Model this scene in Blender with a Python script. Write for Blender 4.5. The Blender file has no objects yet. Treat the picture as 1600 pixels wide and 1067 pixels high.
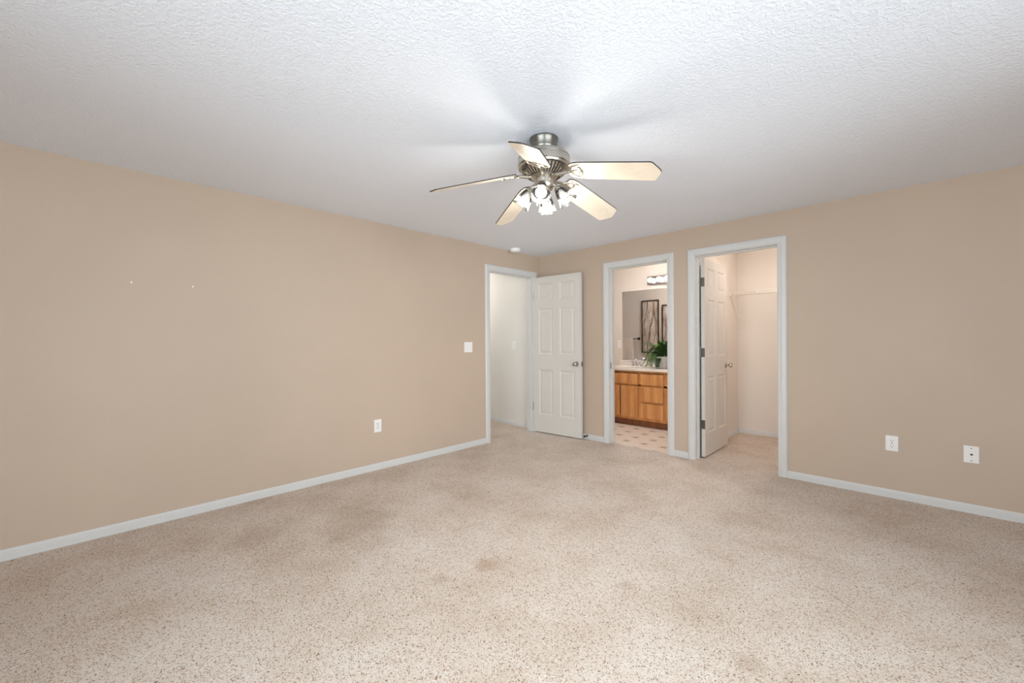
import bpy, bmesh, math, random
from mathutils import Vector, Matrix
random.seed(7)
S = bpy.context.scene
COL = S.collection
PI = math.pi

# ------------------------------------------------------------------ camera
cam_d = bpy.data.cameras.new('camera')
cam_d.sensor_fit = 'HORIZONTAL'; cam_d.sensor_width = 36.0
cam_d.lens = 647.23 / 1600 * 36.0
cam_d.clip_start = 0.05; cam_d.clip_end = 100
cam = bpy.data.objects.new('camera', cam_d); COL.objects.link(cam)
yaw, pit, rol = 0.775736, -0.0027437, -0.00610239
fwd = Vector((-math.sin(yaw)*math.cos(pit), math.cos(yaw)*math.cos(pit), math.sin(pit)))
r0 = Vector((math.cos(yaw), math.sin(yaw), 0)); u0 = r0.cross(fwd)
rv = r0*math.cos(rol) + u0*math.sin(rol); uv = u0*math.cos(rol) - r0*math.sin(rol)
M = Matrix((( rv.x, uv.x, -fwd.x), (rv.y, uv.y, -fwd.y), (rv.z, uv.z, -fwd.z)))
cam.matrix_world = Matrix.Translation((3.59495, -4.19791, 1.19441)) @ M.to_4x4()
S.camera = cam

# ------------------------------------------------------------------ world, daylight, exposure
W = bpy.data.worlds.new('world'); S.world = W; W.use_nodes = True
bg = W.node_tree.nodes['Background']
bg.inputs['Color'].default_value = (0.895, 0.95, 1.0, 1)
bg.inputs['Strength'].default_value = 9.5
S.view_settings.view_transform = 'Standard'
S.view_settings.look = 'None'
S.view_settings.exposure = 0.05
S.view_settings.gamma = 1.0
S.view_settings.use_curve_mapping = False
FAN_WATT = 235.0       # emission strength of the four fan bulbs
VANITY = 9.0
HALL_W, CLOSET_W, BATH_W = 50.0, 58.0, 100.0  # strengths of the unseen lights added in hall, closet and bathroom
S.cycles.max_bounces = 12; S.cycles.diffuse_bounces = 8; S.cycles.transparent_max_bounces = 16
S.cycles.sample_clamp_indirect = 6.0
S.cycles.caustics_reflective = False; S.cycles.caustics_refractive = False

def portal(loc, rot, sx, sy):
    d = bpy.data.lights.new('added_window_portal', 'AREA'); d.shape = 'RECTANGLE'; d.size = sx; d.size_y = sy
    d.cycles.is_portal = True
    o = bpy.data.objects.new('added_window_portal', d); COL.objects.link(o)
    o.location = loc; o.rotation_euler = rot
# windows added out of view to light the room: (east wall) and (south wall)
WIN_E = (-4.9, -1.9, 0.30, 2.12)     # y0 y1 z0 z1 on x = RX
WIN_S = (2.0, 4.8, 0.30, 2.12)         # x0 x1 z0 z1 on y = FY
RX, FY, H = 5.3, -5.9, 2.30
portal((RX+0.05, (WIN_E[0]+WIN_E[1])/2, (WIN_E[2]+WIN_E[3])/2), (0, PI/2, 0), WIN_E[3]-WIN_E[2], WIN_E[1]-WIN_E[0])
portal(((WIN_S[0]+WIN_S[1])/2, FY-0.05, (WIN_S[2]+WIN_S[3])/2), (PI/2, 0, 0), WIN_S[1]-WIN_S[0], WIN_S[3]-WIN_S[2])

# ------------------------------------------------------------------ materials
def lin(c):
    return tuple((x/255/12.92 if x/255 <= 0.04045 else ((x/255+0.055)/1.055)**2.4) for x in c) + (1,)

class NT:
    def __init__(s, name):
        s.m = bpy.data.materials.new(name); s.m.use_nodes = True
        s.t = s.m.node_tree; s.n = s.t.nodes; s.b = s.n['Principled BSDF']; s.out = s.n['Material Output']
    def add(s, typ, **kw):
        n = s.n.new(typ)
        for k, v in kw.items():
            if k.startswith('i_'):
                n.inputs[k[2:].replace('_', ' ')].default_value = v
            else: setattr(n, k, v)
        return n
    def link(s, a, b): s.t.links.new(a, b)
    def coord(s, scale=(1,1,1), rand=False, kind='Object'):
        tc = s.add('ShaderNodeTexCoord'); mp = s.add('ShaderNodeMapping')
        mp.inputs['Scale'].default_value = scale
        s.link(tc.outputs[kind], mp.inputs['Vector'])
        if rand:
            oi = s.add('ShaderNodeObjectInfo'); mu = s.add('ShaderNodeMath', operation='MULTIPLY'); mu.inputs[1].default_value = 37.0
            s.link(oi.outputs['Random'], mu.inputs[0])
            cx = s.add('ShaderNodeCombineXYZ')
            for k in 'XYZ': s.link(mu.outputs[0], cx.inputs[k])
            s.link(cx.outputs[0], mp.inputs['Location'])
        return mp.outputs['Vector']
    def ramp(s, fac, stops, interp='LINEAR'):
        r = s.add('ShaderNodeValToRGB'); r.color_ramp.interpolation = interp
        e = r.color_ramp.elements
        while len(e) < len(stops): e.new(0.5)
        for el, (p, c) in zip(e, stops): el.position = p; el.color = c
        if fac is not None: s.link(fac, r.inputs['Fac'])
        return r.outputs['Color']
    def mix(s, fac, a, b, blend='MIX'):
        m = s.add('ShaderNodeMix', data_type='RGBA', blend_type=blend)
        for v, i in ((fac, 0), (a, 6), (b, 7)):
            if hasattr(v, 'is_output'): s.link(v, m.inputs[i])
            else: m.inputs[i].default_value = v
        return m.outputs[2]
    def bump(s, h, strength, dist):
        b = s.add('ShaderNodeBump'); b.inputs['Strength'].default_value = strength; b.inputs['Distance'].default_value = dist
        s.link(h, b.inputs['Height']); s.link(b.outputs['Normal'], s.b.inputs['Normal']); return b

def plain(name, rgb, rough=0.5, metal=0.0, spec=0.5, coat=0.0, var=0.03):
    t = NT(name); t.b.inputs['Roughness'].default_value = rough; t.b.inputs['Metallic'].default_value = metal
    t.b.inputs['Specular IOR Level'].default_value = spec; t.b.inputs['Coat Weight'].default_value = coat
    c = lin(rgb)
    nz = t.add('ShaderNodeTexNoise'); nz.inputs['Scale'].default_value = 9; nz.inputs['Detail'].default_value = 3
    t.link(t.coord(), nz.inputs['Vector'])
    lo = tuple(x*(1-var) for x in c[:3])+(1,); hi = tuple(min(1, x*(1+var)) for x in c[:3])+(1,)
    t.link(t.ramp(nz.outputs['Fac'], [(0.3, lo), (0.7, hi)]), t.b.inputs['Base Color'])
    return t.m

def wall_mat(name, rgb, rough=0.55, scuff=None):
    t = NT(name); t.b.inputs['Roughness'].default_value = rough; t.b.inputs['Specular IOR Level'].default_value = 0.35
    v = t.coord()
    nz = t.add('ShaderNodeTexNoise'); nz.inputs['Scale'].default_value = 1.6; nz.inputs['Detail'].default_value = 4; t.link(v, nz.inputs['Vector'])
    c = lin(rgb)
    t.link(t.ramp(nz.outputs['Fac'], [(0.3, tuple(x*0.975 for x in c[:3])+(1,)), (0.7, tuple(x*1.02 for x in c[:3])+(1,))]), t.b.inputs['Base Color'])
    n2 = t.add('ShaderNodeTexNoise'); n2.inputs['Scale'].default_value = 130; n2.inputs['Detail'].default_value = 2; t.link(v, n2.inputs['Vector'])
    t.bump(n2.outputs['Fac'], 0.12, 0.004)
    return t.m

def ceiling_mat():
    t = NT('knockdown_ceiling_paint'); t.b.inputs['Roughness'].default_value = 0.75; t.b.inputs['Specular IOR Level'].default_value = 0.2
    t.b.inputs['Base Color'].default_value = lin((234, 240, 250))
    v = t.coord()
    n1 = t.add('ShaderNodeTexNoise'); n1.inputs['Scale'].default_value = 75; n1.inputs['Detail'].default_value = 2.5; n1.inputs['Distortion'].default_value = 0.6; t.link(v, n1.inputs['Vector'])
    f = t.ramp(n1.outputs['Fac'], [(0.42, (0,0,0,1)), (0.6, (1,1,1,1))])
    t.bump(f, 0.32, 0.005)
    return t.m

def carpet_mat():
    t = NT('speckled_beige_carpet'); t.b.inputs['Roughness'].default_value = 0.95; t.b.inputs['Specular IOR Level'].default_value = 0.08
    t.b.inputs['Sheen Weight'].default_value = 0.15; t.b.inputs['Sheen Roughness'].default_value = 0.6
    v = t.coord()
    wn = t.add('ShaderNodeTexNoise'); wn.inputs['Scale'].default_value = 70; wn.inputs['Detail'].default_value = 2; t.link(v, wn.inputs['Vector'])
    sub = t.add('ShaderNodeVectorMath', operation='SUBTRACT'); t.link(wn.outputs['Color'], sub.inputs[0]); sub.inputs[1].default_value = (.5,.5,.5)
    sc = t.add('ShaderNodeVectorMath', operation='SCALE'); t.link(sub.outputs[0], sc.inputs[0]); sc.inputs['Scale'].default_value = 0.012
    ad = t.add('ShaderNodeVectorMath', operation='ADD'); t.link(v, ad.inputs[0]); t.link(sc.outputs[0], ad.inputs[1])
    vo = t.add('ShaderNodeTexVoronoi'); vo.inputs['Scale'].default_value = 255; t.link(ad.outputs[0], vo.inputs['Vector'])
    sep = t.add('ShaderNodeSeparateColor'); t.link(vo.outputs['Color'], sep.inputs[0])
    big = t.add('ShaderNodeTexNoise'); big.inputs['Scale'].default_value = 2.2; big.inputs['Detail'].default_value = 5; big.inputs['Roughness'].default_value = 0.6; t.link(v, big.inputs['Vector'])
    # fleck share grows where the pile is walked down
    base = t.ramp(sep.outputs['Red'], [(0.0, lin((138,104,76))), (0.045, lin((186,154,124))), (0.11, lin((221,206,191))), (0.34, lin((231,219,208))), (0.7, lin((237,227,218))), (0.93, lin((244,238,231)))], 'CONSTANT')
    fl = t.add('ShaderNodeTexVoronoi'); fl.inputs['Scale'].default_value = 128; t.link(ad.outputs[0], fl.inputs['Vector'])
    sp2 = t.add('ShaderNodeSeparateColor'); t.link(fl.outputs['Color'], sp2.inputs[0])
    gt = t.add('ShaderNodeMath', operation='GREATER_THAN'); t.link(sp2.outputs['Green'], gt.inputs[0]); gt.inputs[1].default_value = 0.89
    lt = t.add('ShaderNodeMath', operation='LESS_THAN'); t.link(fl.outputs['Distance'], lt.inputs[0]); lt.inputs[1].default_value = 0.33
    mm = t.add('ShaderNodeMath', operation='MULTIPLY'); t.link(gt.outputs[0], mm.inputs[0]); t.link(lt.outputs[0], mm.inputs[1])
    m8 = t.add('ShaderNodeMath', operation='MULTIPLY'); t.link(mm.outputs[0], m8.inputs[0]); m8.inputs[1].default_value = 0.65
    c1 = t.mix(m8.outputs[0], base, lin((122,92,66)))
    tone = t.ramp(big.outputs['Fac'], [(0.30, lin((234,226,217))), (0.5, lin((248,245,242))), (0.66, (1,1,1,1))])
    c2 = t.mix(1.0, c1, tone, 'MULTIPLY')
    # stains and worn tracks that stay where they are
    geo = t.add('ShaderNodeNewGeometry')
    col = c2
    for (x, y, r, a, rgb) in [(1.945,-2.735,.07,.55,(196,160,112)), (2.573,-2.373,.06,.40,(186,160,132)), (1.887,-2.971,.045,.35,(170,138,112)),
                              (0.95,-2.96,.30,.42,(192,170,142)), (0.66,-3.40,.22,.28,(196,176,150)), (1.25,-3.05,.22,.30,(196,176,150)),
                              (3.81,-1.75,.13,.40,(205,180,148)), (3.145,-2.50,.06,.35,(190,168,138)), (2.62,-1.62,.16,.20,(205,188,160)), (1.25,-2.2,.25,.18,(206,190,164))]:
        d = t.add('ShaderNodeVectorMath', operation='DISTANCE'); t.link(geo.outputs['Position'], d.inputs[0]); d.inputs[1].default_value = (x, y, 0)
        nn = t.add('ShaderNodeMath', operation='MULTIPLY_ADD'); t.link(big.outputs['Fac'], nn.inputs[0]); nn.inputs[1].default_value = r*1.6; nn.inputs[2].default_value = -r*0.8
        dd = t.add('ShaderNodeMath', operation='ADD'); t.link(d.outputs['Value'], dd.inputs[0]); t.link(nn.outputs[0], dd.inputs[1])
        mr = t.add('ShaderNodeMapRange'); mr.interpolation_type = 'SMOOTHSTEP'
        mr.inputs['From Min'].default_value = r*1.25; mr.inputs['From Max'].default_value = r*0.2; mr.inputs['To Max'].default_value = a*0.85
        t.link(dd.outputs[0], mr.inputs['Value'])
        st = t.mix(1.0, col, lin(rgb), 'MULTIPLY')
        col = t.mix(mr.outputs['Result'], col, st)
    t.link(col, t.b.inputs['Base Color'])
    hn = t.add('ShaderNodeTexNoise'); hn.inputs['Scale'].default_value = 210; hn.inputs['Detail'].default_value = 2; t.link(v, hn.inputs['Vector'])
    hs = t.add('ShaderNodeMath', operation='SUBTRACT'); t.link(hn.outputs['Fac'], hs.inputs[0]); t.link(vo.outputs['Distance'], hs.inputs[1])
    t.bump(hs.outputs[0], 0.75, 0.0055)
    return t.m

def oak_mat(name='golden_oak', a=(168,106,54), b=(220,164,102)):
    t = NT(name); t.b.inputs['Roughness'].default_value = 0.38; t.b.inputs['Coat Weight'].default_value = 0.25
    v = t.coord((1,1,0.12), rand=True)
    n1 = t.add('ShaderNodeTexNoise'); n1.inputs['Scale'].default_value = 16; n1.inputs['Detail'].default_value = 6; n1.inputs['Distortion'].default_value = 1.4; t.link(v, n1.inputs['Vector'])
    wv = t.add('ShaderNodeTexWave'); wv.bands_direction = 'X'; wv.inputs['Scale'].default_value = 2.2; wv.inputs['Distortion'].default_value = 12; wv.inputs['Detail'].default_value = 3; wv.inputs['Detail Scale'].default_value = 0.8; t.link(v, wv.inputs['Vector'])
    n2 = t.add('ShaderNodeTexNoise'); n2.inputs['Scale'].default_value = 120; n2.inputs['Detail'].default_value = 2; t.link(v, n2.inputs['Vector'])
    mx = t.mix(0.3, n1.outputs['Fac'], wv.outputs['Color'])
    mx2 = t.mix(0.25, mx, n2.outputs['Fac'])
    t.link(t.ramp(mx2, [(0.2, lin(a)), (0.5, lin(tuple((p+q)/2+6 for p, q in zip(a, b)))), (0.75, lin(b))]), t.b.inputs['Base Color'])
    return t.m

def vinyl_mat():
    t = NT('patterned_vinyl'); t.b.inputs['Roughness'].default_value = 0.32
    tc = t.add('ShaderNodeTexCoord'); mp = t.add('ShaderNodeMapping')
    P = 0.2265
    mp.inputs['Location'].default_value = (-0.893/P+0.5, -0.255/P+0.5, 0); mp.inputs['Scale'].default_value = (1/P, 1/P, 1)
    t.link(tc.outputs['Object'], mp.inputs['Vector'])
    fr = t.add('ShaderNodeVectorMath', operation='FRACTION'); t.link(mp.outputs[0], fr.inputs[0])
    sb = t.add('ShaderNodeVectorMath', operation='SUBTRACT'); t.link(fr.outputs[0], sb.inputs[0]); sb.inputs[1].default_value = (.5,.5,0)
    ab = t.add('ShaderNodeVectorMath', operation='ABSOLUTE'); t.link(sb.outputs[0], ab.inputs[0])
    sx = t.add('ShaderNodeSeparateXYZ'); t.link(ab.outputs[0], sx.inputs[0])
    # four-petal pinwheel: sqrt(x)+sqrt(y) star turned by 45 degrees plus a centre diamond
    def m(op, a, b=None):
        n = t.add('ShaderNodeMath', operation=op)
        for i, q in enumerate((a, b)):
            if q is None: continue
            if hasattr(q, 'is_output'): t.link(q, n.inputs[i])
            else: n.inputs[i].default_value = q
        return n.outputs[0]
    s1 = m('ADD', m('SQRT', sx.outputs['X']), m('SQRT', sx.outputs['Y']))
    star = m('LESS_THAN', s1, 0.56)
    dx = m('ADD', sx.outputs['X'], sx.outputs['Y']); df = m('ABSOLUTE', m('SUBTRACT', sx.outputs['X'], sx.outputs['Y']))
    diag = m('MULTIPLY', m('LESS_THAN', dx, 0.36), m('LESS_THAN', df, 0.05))
    pat = m('MAXIMUM', star, diag)
    grout = m('GREATER_THAN', m('MAXIMUM', sx.outputs['X'], sx.outputs['Y']), 0.488)
    nz = t.add('ShaderNodeTexNoise'); nz.inputs['Scale'].default_value = 24; nz.inputs['Detail'].default_value = 5; t.link(tc.outputs['Object'], nz.inputs['Vector'])
    base = t.ramp(nz.outputs['Fac'], [(0.3, lin((234,225,214))), (0.7, lin((243,236,227)))])
    c = t.mix(m('MULTIPLY', grout, 0.25), base, lin((190,176,160)))
    c = t.mix(m('MULTIPLY', pat, 0.6), c, lin((112,96,82)))
    t.link(c, t.b.inputs['Base Color'])
    return t.m

def brushed(name, rgb, rough=0.28, aniso=0.0):
    t = NT(name); t.b.inputs['Metallic'].default_value = 1.0; t.b.inputs['Base Color'].default_value = lin(rgb)
    nz = t.add('ShaderNodeTexNoise'); nz.inputs['Scale'].default_value = 60; nz.inputs['Detail'].default_value = 2
    t.link(t.coord((1,1,14)), nz.inputs['Vector'])
    r = t.add('ShaderNodeMapRange'); r.inputs['To Min'].default_value = rough*0.8; r.inputs['To Max'].default_value = rough*1.25
    t.link(nz.outputs['Fac'], r.inputs['Value']); t.link(r.outputs['Result'], t.b.inputs['Roughness'])
    return t.m

def emit(name, rgb, strength, rough_tex=True):
    t = NT(name); t.b.inputs['Base Color'].default_value = (0.9,0.9,0.88,1)
    t.b.inputs['Emission Color'].default_value = tuple(rgb)+(1,); t.b.inputs['Emission Strength'].default_value = strength
    return t.m

def glass_mat(name, tint=(1,1,1), refl=1.0, frost=0.0):
    t = NT(name); t.n.remove(t.b)
    tr = t.add('ShaderNodeBsdfTransparent'); tr.inputs['Color'].default_value = tuple(tint)+(1,)
    gl = t.add('ShaderNodeBsdfGlossy'); gl.inputs['Roughness'].default_value = 0.04
    fr = t.add('ShaderNodeFresnel'); fr.inputs['IOR'].default_value = 1.5
    mu = t.add('ShaderNodeMath', operation='MULTIPLY'); mu.inputs[1].default_value = refl; t.link(fr.outputs[0], mu.inputs[0])
    ms = t.add('ShaderNodeMixShader'); t.link(mu.outputs[0], ms.inputs[0]); t.link(tr.outputs[0], ms.inputs[1]); t.link(gl.outputs[0], ms.inputs[2])
    res = ms.outputs[0]
    if frost:
        df = t.add('ShaderNodeBsdfTranslucent'); df.inputs['Color'].default_value = (.95,.95,.93,1)
        m2 = t.add('ShaderNodeMixShader'); m2.inputs[0].default_value = frost
        t.link(res, m2.inputs[1]); t.link(df.outputs[0], m2.inputs[2]); res = m2.outputs[0]
    t.link(res, t.out.inputs['Surface'])
    return t.m

def leaf_mat():
    t = NT('fern_green'); t.b.inputs['Roughness'].default_value = 0.42
    oi = t.add('ShaderNodeObjectInfo')
    nz = t.add('ShaderNodeTexNoise'); nz.inputs['Scale'].default_value = 30; t.link(t.coord(), nz.inputs['Vector'])
    ad = t.add('ShaderNodeMath', operation='MULTIPLY_ADD'); ad.inputs[1].default_value = 0.6; t.link(oi.outputs['Random'], ad.inputs[0])
    h = t.add('ShaderNodeMath', operation='MULTIPLY'); h.inputs[1].default_value = 0.4; t.link(nz.outputs['Fac'], h.inputs[0]); t.link(h.outputs[0], ad.inputs[2])
    t.link(t.ramp(ad.outputs[0], [(0.15, lin((22,52,20))), (0.55, lin((52,94,34))), (0.9, lin((132,152,70)))]), t.b.inputs['Base Color'])
    return t.m

MT = {}
MT['wall'] = wall_mat('beige_wall_paint', (196, 178, 161), 0.5)
MT['white_wall'] = wall_mat('white_hall_paint', (226, 224, 221), 0.6)
MT['cream'] = wall_mat('cream_wall_paint', (226, 219, 211), 0.6)
MT['ceil'] = ceiling_mat()
MT['ceil2'] = wall_mat('white_ceiling_paint', (228,226,222), 0.7)
MT['carpet'] = carpet_mat()
MT['vinyl'] = vinyl_mat()
MT['trim'] = plain('white_trim_paint', (212, 213, 213), 0.38, var=0.012)
MT['door'] = plain('white_door_paint', (214, 211, 206), 0.36, var=0.012)
MT['plate'] = plain('white_plastic', (240, 240, 240), 0.3, var=0.01)
MT['slot'] = plain('dark_slot', (58, 54, 52), 0.6)
MT['nickel'] = brushed('brushed_nickel', (196, 190, 180), 0.26)
MT['dnickel'] = brushed('dark_nickel', (120, 118, 112), 0.3)
MT['chrome'] = brushed('chrome', (225, 226, 230), 0.07)
MT['lightbar'] = brushed('satin_chrome_bar', (176, 174, 174), 0.16)
MT['oak'] = oak_mat()
MT['oakframe'] = oak_mat('oak_face_frame', (166, 104, 52), (208, 148, 86))
MT['oaktoe'] = oak_mat('oak_toe_kick', (104, 58, 26), (134, 78, 38))
MT['blade'] = oak_mat('bleached_blade_wood', (222, 208, 188), (232, 220, 203))
MT['bladeedge'] = plain('dark_blade_top', (36, 31, 28), 0.5)
MT['counter'] = plain('white_cultured_marble', (236, 230, 222), 0.15, coat=0.4)
MT['glass'] = glass_mat('clear_shade_glass', (.97,.97,.96), 1.0, 0.02)
MT['pane'] = glass_mat('added_window_glass', (.98,.99,.98), 1.0)
MT['bulb'] = emit('lit_fan_bulb', (1.0, 0.96, 0.88), FAN_WATT)
MT['globe'] = emit('lit_globe_bulb', (1.0, 0.88, 0.80), VANITY)
MT['hall_fill'] = emit('added_hall_fill', (1.0, 0.97, 0.90), HALL_W)  # this and the next two: glow of the added, unseen ceiling lights
MT['closet_fill'] = emit('added_closet_fill', (1.0, 0.86, 0.77), CLOSET_W)
MT['bath_fill'] = emit('added_bathroom_fill', (1.0, 0.91, 0.86), BATH_W)
MT['fern'] = leaf_mat()
MT['soil'] = plain('potting_soil', (52, 40, 30), 0.95)
MT['pot'] = plain('ribbed_grey_ceramic', (196, 192, 186), 0.5)
MT['bronze'] = plain('dark_bronze_metal', (62, 48, 40), 0.4, 0.6)
MT['twig'] = plain('brown_twig', (128, 92, 66), 0.7, var=0.25)
MT['towel'] = plain('white_terry', (238, 234, 230), 0.95, var=0.03)
MT['wire'] = plain('white_coated_wire', (240, 236, 230), 0.35)
MT['rubber'] = plain('dark_rubber', (40, 38, 36), 0.7)
t = NT('mirror_silver'); t.b.inputs['Metallic'].default_value = 1; t.b.inputs['Roughness'].default_value = 0.012; t.b.inputs['Base Color'].default_value = (.90,.90,.90,1); MT['mirror'] = t.m

# ------------------------------------------------------------------ mesh helpers
def box(bm, x0, x1, y0, y1, z0, z1, bev=0.0, seg=2, mat=None):
    vs = [bm.verts.new(Vector((x, y, z))) for x in (x0, x1) for y in (y0, y1) for z in (z0, z1)]
    fs = [bm.faces.new([vs[i] for i in f]) for f in ((0,1,3,2),(4,6,7,5),(0,4,5,1),(2,3,7,6),(0,2,6,4),(1,5,7,3))]
    if bev:
        es = list({e for f in fs for e in f.edges})
        r = bmesh.ops.bevel(bm, geom=es, offset=bev, segments=seg, affect='EDGES', profile=0.6)
        vs = list({v for f in r['faces'] for v in f.verts} | {v for v in vs if v.is_valid})
    if mat is not None:
        for v in vs: v.co = mat @ v.co
    return vs

def lathe(bm, prof, n=32, mat=Matrix(), ripple=0, amp=0.0, closed=False):
    rings = []
    for (r, z) in prof:
        ring = []
        for i in range(n):
            a = 2*PI*i/n
            rr = r*(1+amp*math.cos(ripple*a)) if ripple else r
            ring.append(bm.verts.new(mat @ Vector((rr*math.cos(a), rr*math.sin(a), z))))
        rings.append(ring)
    for A, B in zip(rings, rings[1:]):
        for i in range(n):
            j = (i+1) % n
            bm.faces.new((A[i], A[j], B[j], B[i]))
    if not closed:
        if prof[0][0] > 1e-5: bm.faces.new(list(reversed(rings[0])))
        if prof[-1][0] > 1e-5: bm.faces.new(rings[-1])
    bmesh.ops.remove_doubles(bm, verts=[v for r in rings for v in r if v.is_valid], dist=1e-6)

def tube(bm, pts, r, n=8, cap=True):
    pts = [Vector(p) for p in pts]; rs = r if isinstance(r, (list, tuple)) else [r]*len(pts)
    prev = None; rings = []
    up = Vector((0,0,1))
    for i, p in enumerate(pts):
        d = (pts[min(i+1, len(pts)-1)] - pts[max(i-1, 0)]).normalized()
        if prev is None:
            a = d.cross(up)
            if a.length < 1e-3: a = d.cross(Vector((1,0,0)))
            a.normalize()
        else:
            a = (prev - d*prev.dot(d)).normalized()
        prev = a; b = d.cross(a)
        rings.append([bm.verts.new(p + rs[i]*(a*math.cos(2*PI*k/n) + b*math.sin(2*PI*k/n))) for k in range(n)])
    for A, B in zip(rings, rings[1:]):
        for k in range(n):
            j = (k+1) % n; bm.faces.new((A[k], A[j], B[j], B[k]))
    if cap:
        bm.faces.new(list(reversed(rings[0]))); bm.faces.new(rings[-1])

def prism(bm, outline, z0, z1, mat=Matrix()):
    lo = [bm.verts.new(mat @ Vector((x, y, z0))) for x, y in outline]; hi = [bm.verts.new(mat @ Vector((x, y, z1))) for x, y in outline]
    n = len(outline)
    bm.faces.new(list(reversed(lo))); top = bm.faces.new(hi)
    for i in range(n):
        j = (i+1) % n; bm.faces.new((lo[i], lo[j], hi[j], hi[i]))

def profile_run(bm, prof, a, b, nrm):
    """extrude a (depth, height) profile from point a to b; nrm = outward direction"""
    a, b, nrm = Vector(a), Vector(b), Vector(nrm)
    A = [bm.verts.new(a + nrm*d + Vector((0,0,h))) for d, h in prof]; B = [bm.verts.new(b + nrm*d + Vector((0,0,h))) for d, h in prof]
    n = len(prof)
    for i in range(n):
        j = (i+1) % n; bm.faces.new((A[i], A[j], B[j], B[i]))
    bm.faces.new(A); bm.faces.new(list(reversed(B)))

def obj(name, bm, mat, parent=None, smooth=False, loc=None):
    bmesh.ops.recalc_face_normals(bm, faces=bm.faces)
    me = bpy.data.meshes.new(name); bm.to_mesh(me); bm.free()
    me.materials.append(MT[mat] if isinstance(mat, str) else mat)
    o = bpy.data.objects.new(name, me); COL.objects.link(o)
    if smooth:
        for p in me.polygons: p.use_smooth = True
        if hasattr(me, 'set_sharp_from_angle'): me.set_sharp_from_angle(angle=math.radians(38))
    if parent: o.parent = parent
    if loc: o.location = loc
    return o

def B(): return bmesh.new()
def tag(o, label=None, cat=None, group=None, kind=None):
    if label: o['label'] = label
    if cat: o['category'] = cat
    if group: o['group'] = group
    if kind: o['kind'] = kind
    return o
def thing(name, label, cat, loc=(0,0,0), rotz=0.0, group=None, kind=None):
    o = bpy.data.objects.new(name, None); o.empty_display_size = 0.05; COL.objects.link(o)
    o.location = loc; o.rotation_euler = (0, 0, rotz)
    return tag(o, label, cat, group, kind)
def struct(name, bm, mat, label, cat, smooth=False):
    return tag(obj(name, bm, mat, None, smooth), label, cat, None, 'structure')
def dup(o, parent=None):
    c = o.copy(); COL.objects.link(c)
    if parent: c.parent = parent
    for ch in list(o.children): dup(ch, c)
    return c

# ------------------------------------------------------------------ room shell
HO = 2.015                       # door opening head
EN = (-0.905, -0.135)            # entry opening (y) on the left wall
BA = (1.045, 1.735)              # bathroom opening (x) on the back wall
CL = (2.020, 2.720)              # closet opening (x) on the back wall
J = 0.02                         # jamb board thickness
FARY = 1.62

b = B()                          # carpet: bedroom, hall, closet
for (x0, x1, y0, y1) in [(-0.0575, RX, FY, 0.03), (-1.9, -0.0575, -1.1, -0.02), (1.945, 3.6, 0.03, FARY)]:
    box(b, x0, x1, y0, y1, -0.06, 0.0)
struct('floor', b, 'carpet', 'speckled beige carpet running through bedroom, hall and closet', 'carpet')
b = B(); box(b, -1.25, 1.84, 0.03, FARY, -0.06, -0.004)
struct('floor_bathroom', b, 'vinyl', 'pale vinyl bathroom floor with small dark motifs', 'floor')
b = B(); box(b, -0.115, RX, FY, 0.0575, H, H+0.1)
struct('ceiling', b, 'ceil', 'textured white bedroom ceiling', 'ceiling')
b = B(); box(b, -1.9, -0.115, -1.1, 0.0, H, H+0.1)
struct('ceiling_hall', b, 'ceil2', 'white ceiling of the hall beyond the open door', 'ceiling')
b = B(); box(b, -1.25, 3.6, 0.0575, FARY+0.1, H, H+0.1)
struct('ceiling_bathroom', b, 'ceil2', 'white ceiling over bathroom and closet', 'ceiling')

b = B()                          # left wall, bedroom face
box(b, -0.0575, 0, FY, EN[0]-J, 0, H); box(b, -0.0575, 0, EN[1]+J, 0.0, 0, H); box(b, -0.0575, 0, EN[0]-J, EN[1]+J, HO+J, H)
struct('wall_left', b, 'wall', 'long beige bedroom wall on the left with the entry doorway', 'wall')
b = B()
box(b, -0.115, -0.0575, -1.1, EN[0]-J, 0, H); box(b, -0.115, -0.0575, EN[1]+J, -0.02, 0, H); box(b, -0.115, -0.0575, EN[0]-J, EN[1]+J, HO+J, H)
struct('wall_hall_front', b, 'white_wall', 'hall face of the wall around the entry doorway', 'wall')
b = B()                          # back wall, bedroom face
for x0, x1 in ((0.0, BA[0]-J), (BA[1]+J, CL[0]-J), (CL[1]+J, RX)): box(b, x0, x1, 0, 0.0575, 0, H)
for x0, x1 in (BA, CL): box(b, x0-J, x1+J, 0, 0.0575, HO+J, H)
struct('wall_back', b, 'wall', 'beige back wall with the bathroom and closet doorways', 'wall')
b = B()
for x0, x1 in ((-0.0575, BA[0]-J), (BA[1]+J, CL[0]-J), (CL[1]+J, 3.6)): box(b, x0, x1, 0.0575, 0.115, 0, H)
for x0, x1 in (BA, CL): box(b, x0-J, x1+J, 0.0575, 0.115, HO+J, H)
struct('wall_bathroom_front', b, 'cream', 'cream bathroom and closet face of the doorway wall', 'wall')
b = B(); box(b, -1.9, -0.0575, -0.02, 0.115, 0, H)
struct('wall_hall_right', b, 'white_wall', 'white hall wall seen through the open entry doorway', 'wall')
b = B(); box(b, -2.0, -1.9, -1.2, 0.115, 0, H)
struct('wall_hall_end', b, 'white_wall', 'end wall of the hall', 'wall')
b = B(); box(b, -1.9, -0.115, -1.2, -1.1, 0, H)
struct('wall_hall_left', b, 'white_wall', 'left wall of the hall', 'wall')
b = B(); box(b, -1.35, 3.7, FARY, FARY+0.1, 0, H)
struct('wall_bathroom_back', b, 'cream', 'cream far wall of bathroom and closet', 'wall')
b = B(); box(b, 1.84, 1.945, 0.115, FARY, 0, H)
struct('wall_closet_left', b, 'cream', 'cream partition between bathroom and closet', 'wall')
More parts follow.
